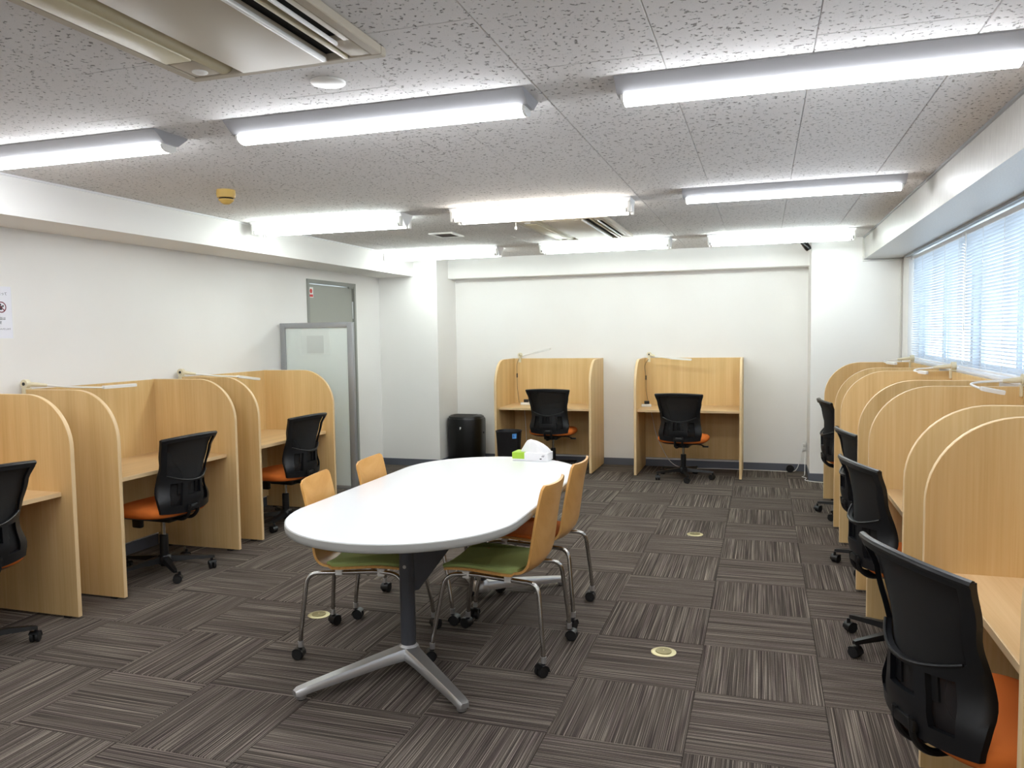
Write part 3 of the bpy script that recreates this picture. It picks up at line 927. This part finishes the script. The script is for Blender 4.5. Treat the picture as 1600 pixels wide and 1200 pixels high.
# ------------------------------------------------------------------ plywood shell chair (faces +Y)
def make_shell_chair(fabric):
    t = thing('plywood_chair', '', 'chair', (0, 0, 0), 0, 'plywood chairs on casters')
    P = spline([(0, 0.215, 0.408), (0, 0.19, 0.424), (0, 0.10, 0.430), (0, 0.0, 0.424), (0, -0.10, 0.418), (0, -0.165, 0.425), (0, -0.203, 0.462), (0, -0.218, 0.53), (0, -0.232, 0.62), (0, -0.250, 0.72), (0, -0.272, 0.815)], 5)
    n = len(P)
    cum = [0]
    for a, b in zip(P, P[1:]): cum.append(cum[-1] + (b - a).length)
    Ltot = cum[-1]
    def shell(s_idx, u_, off=0.0):
        p = P[s_idx]; s_ = cum[s_idx]
        a = P[max(s_idx - 1, 0)]; b = P[min(s_idx + 1, n - 1)]
        d = (b - a).normalized(); nr = Vector((0, -d.z, d.y)) * -1     # towards the sitter
        nr = Vector((0, d.z, -d.y))
        hw = 0.200 if s_ < 0.30 else 0.200 - 0.022 * min(1, (s_ - 0.30) / 0.35)
        for e0, rr in ((s_, 0.05), (Ltot - s_, 0.032)):
            if e0 < rr: hw -= rr - math.sqrt(max(0, rr * rr - (rr - e0) ** 2))
        dish = (0.010 if s_ < 0.35 else 0.020) * u_ * u_
        q_ = p + nr * (dish + off); q_.x = u_ * hw
        return q_, nr
    us = [-1 + 2 * k / 10 for k in range(11)]
    # normal sign check: sitter side is +Y for the back, +Z for the seat
    _, nr = shell(n - 5, 0); sg = 1 if nr.y > 0 else -1
    def fn(u_, s_):
        q_, nr_ = shell(int(s_), u_)
        return q_, nr_ * sg
    def fn2(u_, s_):
        q0, nr_ = shell(int(s_), u_); 
        p = P[int(s_)]; dish = (q0 - p); dish.x = 0
        q_ = p + nr_ * sg * dish.length; q_.x = q0.x
        return q_, nr_ * sg
    q = sheet(fn2, us, list(range(n)), lambda a, b: True, -0.011)
    q.build('plywood_shell', 'plywood', t, 40)
    # pad on the seat
    i1 = max(i for i in range(n) if cum[i] < 0.375)
    ring_lo, ring_hi, ring_in = [], [], []
    idx = [i for i in range(1, i1 + 1)]
    outline = [(-0.93, i) for i in idx] + [(u_, i1) for u_ in (-0.6, -0.2, 0.2, 0.6)] + [(0.93, i) for i in reversed(idx)] + [(u_, 1) for u_ in (0.6, 0.2, -0.2, -0.6)]
    def padpt(u_, i, off, shrink=1.0):
        q_, nr_ = fn2(u_ * shrink, i)
        return q_ + nr_ * off
    q = MB()
    mid = (idx[0] + idx[-1]) / 2
    q.rings([[padpt(a, i, 0.0005) for a, i in outline], [padpt(a, i, 0.012) for a, i in outline],
             [padpt(a, min(max(i, 2), i1 - 1), 0.019, 0.93) for a, i in outline]])
    q.build('seat_pad', fabric, t, 50)
    for s_ in (-1, 1):
        path = fillet([(s_ * 0.212, 0.262, 0.072), (s_ * 0.209, 0.256, 0.13), (s_ * 0.180, 0.205, 0.395), (s_ * 0.160, 0.10, 0.402), (s_ * 0.160, -0.10, 0.392), (s_ * 0.182, -0.235, 0.392), (s_ * 0.209, -0.262, 0.13), (s_ * 0.212, -0.265, 0.072)], 0.05)
        lg = MB().tube(path, 0.0105, 12).build('leg_frame', 'chrome', t)
        for y_ in (0.11, -0.09):
            MB().rbox(s_ * 0.160 - 0.013, s_ * 0.160 + 0.013, y_ - 0.017, y_ + 0.017, 0.383, 0.418, 0.004).build('clip', 'white_plastic', lg)
        for y_, rr in ((0.262, random.uniform(0, 6)), (-0.265, random.uniform(0, 6))):
            MB().cyl((s_ * 0.212, y_, 0.058), (s_ * 0.212, y_, 0.085), 0.0125, 10).build('sleeve', 'cast_aluminium', t)
            caster_mesh(t, (s_ * 0.212 + 0.012 * math.sin(rr), y_ - 0.012 * math.cos(rr), 0), rr)
    q = MB().tube([(-0.17, 0.05, 0.392), (0.17, 0.05, 0.392)], 0.009, 10); q.build('cross_tube', 'chrome', t)
    return t
g1 = make_shell_chair('green_fabric')
o1 = make_shell_chair('orange_fabric')
place(g1, True, 'plywood chair with a green pad on the window side of the oval table', (-0.895, -0.315, 0), PI / 2 - 0.03)
place(g1, False, 'plywood chair with a green pad on the door wall side of the oval table', (-1.535, -0.405, 0), -PI / 2 + 0.18)
place(o1, True, 'plywood chair with an orange pad on the window side of the oval table', (-0.90, 0.255, 0), PI / 2 - 0.02)
place(o1, False, 'plywood chair beside the oval table showing only its backrest, toward the frosted screen', (-1.525, 0.11, 0), -PI / 2 + 0.10)

# ------------------------------------------------------------------ frosted screen
t = thing('frosted_screen', 'frosted glass screen in a grey metal frame beside the door wall booths', 'screen', (-3.515, 2.43, 0))
hw, zb, zt = 0.365, 0.125, 1.60
q = MB()
q.rbox(-hw, -hw + 0.05, -0.02, 0.02, zb, zt, 0.004); q.rbox(hw - 0.055, hw, -0.02, 0.02, zb, zt, 0.004)
q.rbox(-hw + 0.05, hw - 0.055, -0.018, 0.018, zt - 0.045, zt, 0.003); q.rbox(-hw + 0.05, hw - 0.055, -0.018, 0.018, zb, zb + 0.03, 0.003)
q.build('screen_frame', 'grey_frame', t)
MB().box(-hw + 0.05, hw - 0.055, -0.004, 0.004, zb + 0.03, zt - 0.045).build('frosted_pane', 'frosted_glass', t, 0)
for s_ in (-1, 1):
    q = MB().rbox(s_ * (hw - 0.03) - 0.02, s_ * (hw - 0.03) + 0.02, -0.19, 0.19, 0.012, 0.032, 0.005)
    q.rbox(s_ * (hw - 0.03) - 0.015, s_ * (hw - 0.03) + 0.015, -0.015, 0.015, 0.03, zb, 0.003)
    ft = q.build('foot', 'grey_frame', t)
    for y_ in (-0.17, 0.17):
        MB().cyl((s_ * (hw - 0.03), y_, 0), (s_ * (hw - 0.03), y_, 0.013), 0.014, 12).build('glide', 'black_rubber', ft)
q = thing('pane_shape', 'pale square added for the faint shape showing in the frosted screen pane', 'notice', (-3.53, 2.4255, 1.43))
MB().box(-0.145, 0.145, -0.0008, 0.0, -0.115, 0.115).build('sheet', 'pane_shape_pale', q, 0)  # pale plates stand in for a faint shape seen in the glass
MB().box(-0.085, 0.085, -0.0016, -0.0008, -0.10, 0.055).build('darker_block', 'pane_shape_grey', q, 0)

# ------------------------------------------------------------------ air purifier
t = thing('air_purifier', 'tall black rounded air purifier in the corner by the boxed column', 'air purifier', (-2.975, 4.66, 0))
def dshape(w_, d_, z, n=18):
    out = [(w_, d_ * 0.55, z), (w_ * 0.92, d_ * 0.75, z), (-w_ * 0.92, d_ * 0.75, z), (-w_, d_ * 0.55, z)]
    for k in range(n + 1):
        a = PI + PI * k / n
        out.append((w_ * math.cos(a), -d_ * 0.15 + d_ * math.sin(a) * 0.85, z))
    return out
q = MB().rings([dshape(0.19, 0.15, 0.0), dshape(0.20, 0.16, 0.02), dshape(0.205, 0.165, 0.25), dshape(0.207, 0.167, 0.505), dshape(0.203, 0.163, 0.525)])
q.build('body', 'charcoal_gloss', t, 40)
q = MB().rings([dshape(0.195, 0.155, 0.524), dshape(0.19, 0.15, 0.545), dshape(0.165, 0.125, 0.560)]); tp = q.build('top_cover', 'black_plastic', t, 40)
for k in range(7):
    MB().box(-0.12, 0.12, -0.075 + k * 0.022, -0.066 + k * 0.022, 0.559, 0.564).build('outlet_slat', 'charcoal_gloss', tp, 0)
q = MB().rbox(-0.010, -0.001, -0.1695, -0.1665, 0.408, 0.437, 0.001, 1); q.rbox(-0.003, 0.006, -0.1695, -0.1665, 0.42, 0.437, 0.001, 1)
q.build('emblem', 'white_plastic', t)
MB().cyl((0.2, 0.02, 0.36), (0.214, 0.02, 0.36), 0.012, 12).build('side_knob', 'black_plastic', t)

# ------------------------------------------------------------------ waste bin
t = thing('waste_bin', 'dark charcoal waste bin with a small blue label in front of the end wall booth', 'waste bin', (-2.285, 4.12, 0))
q = MB()
def bring(r_, z): return ring_superellipse(r_, r_ * 0.92, z, 2.5, 32)
q.rings([bring(0.098, 0.0), bring(0.101, 0.006), bring(0.132, 0.448), bring(0.136, 0.452), bring(0.136, 0.462), bring(0.129, 0.462), bring(0.127, 0.45), bring(0.097, 0.02), bring(0.02, 0.018)], cap=True)
q.build('bin_body', 'bin_charcoal', t, 45)
lb = MB()
pts = []
for k in range(5):
    a = -PI / 2 + 0.50 + 0.42 * k / 4
    def pt(z, e):
        rr = 0.101 + 0.031 * (z / 0.448) + e
        c, s_ = math.cos(a), math.sin(a)
        return (rr * math.copysign(abs(c) ** 0.8, c), rr * 0.92 * math.copysign(abs(s_) ** 0.8, s_), z)
    pts.append([pt(0.39, 0.0005), pt(0.39, 0.0018), pt(0.44, 0.0018), pt(0.44, 0.0005)])
lo = lb.rings(pts).build('blue_label', 'blue_label', t, 40); lo['label'] = 'small sky blue tape label'
q = MB()
c0 = Vector(pts[1][1]); c1 = Vector(pts[1][2]); c2 = Vector(pts[2][1]); dd = Vector((0.0006, -0.0012, 0))
for (a, b) in ((0.25, 0.8),):
    A = c0.lerp(c1, a) + dd; B_ = c0.lerp(c1, b) + dd; C_ = c2.lerp(Vector(pts[2][2]), a) + dd
    q.tube([A, B_, (B_ + C_) / 2, C_], 0.0015, 5)
q.build('label_mark', 'ink_blue', lo)

# ------------------------------------------------------------------ tissue box
t = thing('tissue_box', 'white and lime green tissue box with a tissue pulled up on the oval table', 'tissue box', (-1.075, 0.845, TZ), -0.03)
MB().rbox(-0.112, 0.112, -0.055, 0.055, 0.0, 0.05, 0.002, 1).build('carton', 'tissue_paper', t)
MB().box(-0.1125, -0.035, -0.0556, 0.0556, 0.012, 0.0506).build('green_print', 'tissue_green', t, 0)
q = MB()
for k, x_ in enumerate((0.078, 0.086)):
    q.tube([(x_ - 0.004, -0.0556, 0.034), (x_, -0.0556, 0.026), (x_ + 0.005, -0.0556, 0.038)], 0.0014, 5)
q.box(0.062, 0.074, -0.0558, -0.0550, 0.012, 0.018)
q.build('small_print', 'ink', t, 0)
rng = random.Random(5)
def tissue(u_, v_):
    a = u_ * 2 * PI
    rr = (1 - v_) ** 0.6
    fold = 1 + 0.10 * math.sin(4 * a + 1.0) * (1 - v_ * 0.5) + 0.05 * math.sin(9 * a)
    x_ = 0.02 + (0.085 * rr * fold + 0.004) * math.cos(a) - 0.030 * v_ * v_
    y_ = (0.030 * rr * fold + 0.003) * math.sin(a)
    z = 0.050 + 0.075 * v_ ** 0.85 + 0.008 * math.sin(3 * a) * v_ * (1 - v_)
    return (x_, y_, z)
MB().rings([[tissue(j / 40, i / 9) for j in range(40)] for i in range(10)]).build('tissue', 'tissue_paper', t, 50)

# ------------------------------------------------------------------ desk lamps
def desk_lamp(label, pts, axis='x', cord=None, head_w=0.013, inward=(-1, 0), half=0.010):
    """pts: clamp joint, end of cream arm, bends ..., start of head, end of head (world)"""
    P = [Vector(p) for p in pts]
    o0 = P[0].copy()
    t = thing('desk_lamp', label, 'desk lamp', o0, 0, 'clip-on booth lamps')
    P = [p - o0 for p in P]
    # round joint and clamp on the panel top
    ax = {'x': Vector((1, 0, 0)), 'y': Vector((0, 1, 0))}[axis]
    MB().cyl(-ax * 0.014, ax * 0.014, 0.026, 20).build('joint', 'cream_plastic', t)
    MB().cyl(-ax * 0.017, ax * 0.017, 0.010, 14).build('joint_pin', 'black_plastic', t)
    oz = BH - o0.z
    nx_, ny_ = inward
    q = MB()
    def slab(a0, a1, hw_, z0, z1):
        # a0..a1 along the inward direction, hw_ across it
        if nx_:
            q.rbox(min(nx_ * a0, nx_ * a1), max(nx_ * a0, nx_ * a1), -hw_, hw_, z0, z1, 0.0012, 1)
        else:
            q.rbox(-hw_, hw_, min(ny_ * a0, ny_ * a1), max(ny_ * a0, ny_ * a1), z0, z1, 0.0012, 1)
    th = half + 0.0005
    slab(-th - 0.004, th + 0.012, 0.016, oz + 0.0035, oz + 0.010)
    slab(th, th + 0.012, 0.014, oz - 0.045, oz + 0.0035)
    slab(-th - 0.004, -th, 0.014, oz - 0.035, oz + 0.0035)
    q.cyl((0, 0, oz + 0.008), (0, 0, 0.0), 0.010, 12)
    q.build('clamp', 'cream_plastic', t)
    arm = [P[0], P[0].lerp(P[1], 0.5), P[1]]
    MB().tube(arm, [0.015, 0.013, 0.009], 14).build('arm', 'cream_plastic', t)
    MB().tube(spline(P[1:-1], 7), 0.0058, 10).build('neck', 'white_plastic', t)
    a, b = P[-2], P[-1]
    dr = (b - a).normalized(); sd = dr.cross(Vector((0, 0, 1))).normalized(); up = sd.cross(dr)
    def sec(p, w_, h_): return [p + sd * (x_ * w_) + up * (z * h_) for x_, z in ((-1, -0.5), (1, -0.5), (1, 0.4), (0.6, 0.6), (-0.6, 0.6), (-1, 0.4))]
    hd = MB().rings([sec(a, head_w * 0.6, 0.012), sec(a + dr * 0.006, head_w, 0.018), sec(b - dr * 0.004, head_w, 0.018), sec(b, head_w * 0.9, 0.016)]).build('lamp_head', 'white_plastic', t)
    MB().rings([[p + sd * (x_ * head_w * 0.7) - up * z for x_, z in ((-1, 0.0088), (1, 0.0088), (1, 0.0100), (-1, 0.0100))] for p in (a + dr * 0.02, b - dr * 0.01)]).build('light_strip', 'paper', hd, 0)
    if cord:
        C = [Vector(p) - o0 for p in cord]
        cc = MB().tube(spline(C, 8), 0.0022, 6).build('cord', 'black_plastic', t)
        k = C[len(C) // 2]
        MB().rbox(k.x - 0.007, k.x + 0.007, k.y - 0.006, k.y + 0.006, k.z - 0.025, k.z + 0.025, 0.003, 1).build('switch', 'black_plastic', cc)
    return t
desk_lamp('slim white booth lamp at the second door wall booth from the frosted screen', [(-3.85, -0.2065, 1.226), (-3.83, -0.085, 1.210), (-3.80, 0.057, 1.190), (-3.77, 0.274, 1.172), (-3.74, 0.524, 1.172)], 'y', inward=(0, 1), half=0.0125)
desk_lamp('slim white booth lamp with drooping head at the booth beside the frosted screen', [(-3.85, 1.0935, 1.228), (-3.83, 1.217, 1.208), (-3.80, 1.435, 1.182), (-3.77, 1.639, 1.166), (-3.74, 1.884, 1.130)], 'y', inward=(0, 1), half=0.0125)
desk_lamp('slim white booth lamp raised at a slant above the booth beside the waste bin', [(-2.40, 4.945, 1.232), (-2.35, 4.88, 1.225), (-2.30, 4.85, 1.235), (-2.20, 4.80, 1.255), (-1.975, 4.70, 1.305)], 'y',
          [(-2.40, 4.90, 1.19), (-2.425, 4.90, 1.13), (-2.42, 4.88, 1.0), (-2.41, 4.85, 0.87), (-2.36, 4.75, 0.70)], 0.009, inward=(0, -1))
desk_lamp('slim white booth lamp lying level across the end wall booth farther from the bin', [(-0.925, 4.945, 1.230), (-0.86, 4.92, 1.212), (-0.78, 4.88, 1.200), (-0.69, 4.84, 1.190), (-0.46, 4.80, 1.175)], 'y',
          [(-0.925, 4.89, 1.18), (-0.965, 4.90, 1.11), (-0.95, 4.86, 0.98), (-0.94, 4.80, 0.85), (-0.90, 4.70, 0.71)], 0.014, inward=(0, -1))
desk_lamp('hooked white booth lamp at the window booth beside the boxed column', [(1.438, 3.50, 1.228), (1.33, 3.512, 1.216), (1.255, 3.52, 1.208), (1.222, 3.48, 1.200), (1.235, 3.41, 1.194), (1.29, 3.31, 1.190)], 'x')
desk_lamp('hooked white booth lamp at the second window booth from the boxed column', [(1.438, 2.005, 1.228), (1.32, 2.01, 1.216), (1.235, 2.005, 1.208), (1.20, 1.96, 1.200), (1.215, 1.90, 1.195), (1.26, 1.86, 1.190)], 'x')
desk_lamp('hooked white booth lamp at the third window booth from the boxed column', [(1.438, 0.535, 1.228), (1.35, 0.552, 1.219), (1.27, 0.560, 1.214), (1.205, 0.50, 1.207), (1.225, 0.42, 1.192), (1.325, 0.415, 1.172)], 'x')

# power strips on the end wall desks
def power_strip(label, x, y, rz):
    t = thing('power_strip', label, 'power strip', (x, y, 0.6805), rz, 'power strips on booth desks')
    MB().rbox(-0.055, 0.055, -0.022, 0.022, 0.0, 0.028, 0.004).build('strip', 'white_plastic', t)
    MB().rbox(-0.018, 0.035, -0.018, 0.018, 0.0285, 0.062, 0.004).build('adapter', 'black_plastic', t)
    return t
power_strip('white power strip with a black adapter on the desk beside the waste bin', -2.27, 4.70, 0.1)
power_strip('white power strip with a black adapter on the end wall desk farther from the bin', -0.925, 4.68, 0.2)

def cable(name, label, pts, mt='cord_white', rad=0.0035):
    o = MB().tube(spline(pts, 8), rad, 7).build(name, mt)
    return tag(o, label, 'cable')
cable('extension_cord', 'white extension cord hanging below the end wall desk farther from the bin', [(-0.90, 4.84, 0.651), (-0.88, 4.85, 0.55), (-0.84, 4.86, 0.36), (-0.76, 4.86, 0.18), (-0.68, 4.87, 0.06), (-0.55, 4.885, 0.005), (-0.2, 4.90, 0.005), (0.1, 4.90, 0.005), (0.40, 4.89, 0.005), (0.55, 4.885, 0.006), (0.60, 4.91, 0.03), (0.632, 4.925, 0.12), (0.660, 4.928, 0.27)])
cable('extension_cord', 'white extension cord hanging behind the desk beside the waste bin', [(-2.33, 4.84, 0.651), (-2.32, 4.86, 0.45), (-2.31, 4.86, 0.2), (-2.28, 4.87, 0.005), (-2.1, 4.88, 0.005)])
cable('extension_cord', 'white extension cord knotted on the carpet by the boxed column', [(0.684, 4.928, 0.225), (0.675, 4.80, 0.06), (0.665, 4.68, 0.006), (0.64, 4.60, 0.006), (0.675, 4.52, 0.008), (0.66, 4.42, 0.006), (0.72, 4.36, 0.006), (0.80, 4.33, 0.006), (0.90, 4.34, 0.006), (1.1, 4.33, 0.006)])
t = thing('cable_reel', 'small black cable reel on the cord along the end wall baseboard', 'cable reel', (0.535, 4.865, 0))
MB().cyl((0, -0.018, 0.041), (0, 0.006, 0.041), 0.04, 20).build('reel_body', 'black_plastic', t)
MB().cyl((0, -0.021, 0.041), (0, -0.018, 0.041), 0.014, 14).build('hub', 'charcoal_gloss', t)
t = thing('wall_outlet', 'white wall socket with two plugs low on the end wall by the column', 'outlet', (0.672, YB - 0.001, 0.265))
MB().rbox(-0.026, 0.026, -0.007, 0.0, -0.055, 0.055, 0.002, 1).build('plate', 'white_plastic', t)
for z in (0.02, -0.025):
    MB().rbox(-0.012, 0.018, -0.03, -0.0075, z - 0.014, z + 0.014, 0.003, 1).build('plug', 'cord_white', t)

# floor outlets
FO = [('round brass floor outlet in the open carpet between the table and the window booths', (-0.171, -0.139)), ('round brass floor outlet farther up the open carpet toward the end wall booths', (-0.205, 2.061)), ('round brass floor outlet beside the oval table on the door wall side', (-1.985, -0.135))]
for k, (lb, (x_, y_)) in enumerate(FO):
    t = thing('floor_outlet', lb, 'floor outlet', (x_, y_, 0), 0.2 * k, 'brass floor outlets')
    MB().lathe([(0.058, 0.0003), (0.058, 0.002), (0.054, 0.004), (0.04, 0.0042)], 28).build('rim', 'brass', t)
    MB().lathe([(0.037, 0.004), (0.036, 0.007), (0.03, 0.008), (0.001, 0.0082)], 24).build('lid', 'brass_dark', t)
    MB().rbox(-0.002, 0.002, -0.006, 0.010, 0.0083, 0.010, 0.0004, 1).build('latch', 'brass', t)

# ------------------------------------------------------------------ notice on the door wall
t = thing('wall_notice', 'white paper notice in a clear sleeve with a red prohibition symbol on the door wall', 'notice', (XL + 0.001, -0.335, 1.642))
MB().box(0.0, 0.001, -0.105, 0.105, -0.1485, 0.1485).build('sheet', 'paper', t, 0)
q = MB(); 
for (y0, y1, z0, z1) in ((-0.112, 0.112, 0.1486, 0.152), (0.1052, 0.1125, -0.152, 0.152), (-0.112, 0.112, -0.152, -0.1486), (-0.1125, -0.1052, -0.152, 0.152)):
    q.box(0.0, 0.0016, y0, y1, z0, z1)
q.build('sleeve_edge', 'white_plastic', t, 0)
def text(body, y, z, size, mt, parent, align='RIGHT'):
    cu = bpy.data.curves.new('lettering', 'FONT')
    cu.body = body; cu.size = size; cu.align_x = align; cu.extrude = 0.0002
    o = bpy.data.objects.new('lettering', cu)
    dg = None
    COL.objects.link(o)
    bpy.context.view_layer.update()
    me = bpy.data.meshes.new_from_object(o.evaluated_get(bpy.context.evaluated_depsgraph_get()))
    bpy.data.objects.remove(o)
    me.materials.clear(); me.materials.append(MATS[mt])
    o = bpy.data.objects.new('lettering', me); COL.objects.link(o)
    o.parent = parent; o.location = (0.0014, y, z)
    o.rotation_euler = (PI / 2, 0, PI / 2)
    return o
text('利用にあたって', 0.080, 0.100, 0.020, 'ink', t)
text('電話は', 0.063, -0.042, 0.019, 'ink', t)
text('室', 0.038, -0.065, 0.019, 'ink', t)
text('お願いいたします', 0.092, -0.099, 0.012, 'ink', t)
q = MB()
rr = 0.032
RY, RZ = 0.038, 0.030
q.rings([[(0.0012 + dx, RY + rr2 * math.cos(2 * PI * j / 32), RZ + rr2 * math.sin(2 * PI * j / 32)) for j in range(32)] for dx, rr2 in ((0, rr), (0.0006, rr), (0.0006, rr - 0.006), (0, rr - 0.004))], cap=False)
for k in range(1):
    d = Vector((0, 0.7071, -0.7071)); n = Vector((0, 0.7071, 0.7071)) * 0.0028; c = Vector((0.0013, RY, RZ))
    a, b = c - d * (rr - 0.004), c + d * (rr - 0.004)
    q.put([a - n, a + n, b + n, b - n, a - n + Vector((.0008, 0, 0)), a + n + Vector((.0008, 0, 0)), b + n + Vector((.0008, 0, 0)), b - n + Vector((.0008, 0, 0))], [(0, 1, 2, 3), (4, 5, 6, 7), (0, 1, 5, 4), (1, 2, 6, 5), (2, 3, 7, 6), (3, 0, 4, 7)])
q.build('prohibition_ring', 'ink_red', t, 0)
q = MB()
for (y_, z, r_) in ((RY - 0.004, RZ + 0.015, 0.006), (RY + 0.012, RZ + 0.008, 0.005)):
    q.prism([(y_ + r_ * math.cos(k * PI / 6), z + r_ * math.sin(k * PI / 6)) for k in range(12)], 'x', 0.0011, 0.0016)
q.box(0.0011, 0.0016, RY - 0.012, RY + 0.005, RZ - 0.016, RZ + 0.008); q.box(0.0011, 0.0016, RY + 0.004, RY + 0.015, RZ, RZ + 0.004)
q.build('symbol_figure', 'ink', t, 0)

# tidy: helper-made empties used as parts carry no category
for o in bpy.data.objects:
    if o.parent and 'category' in o: del o['category']
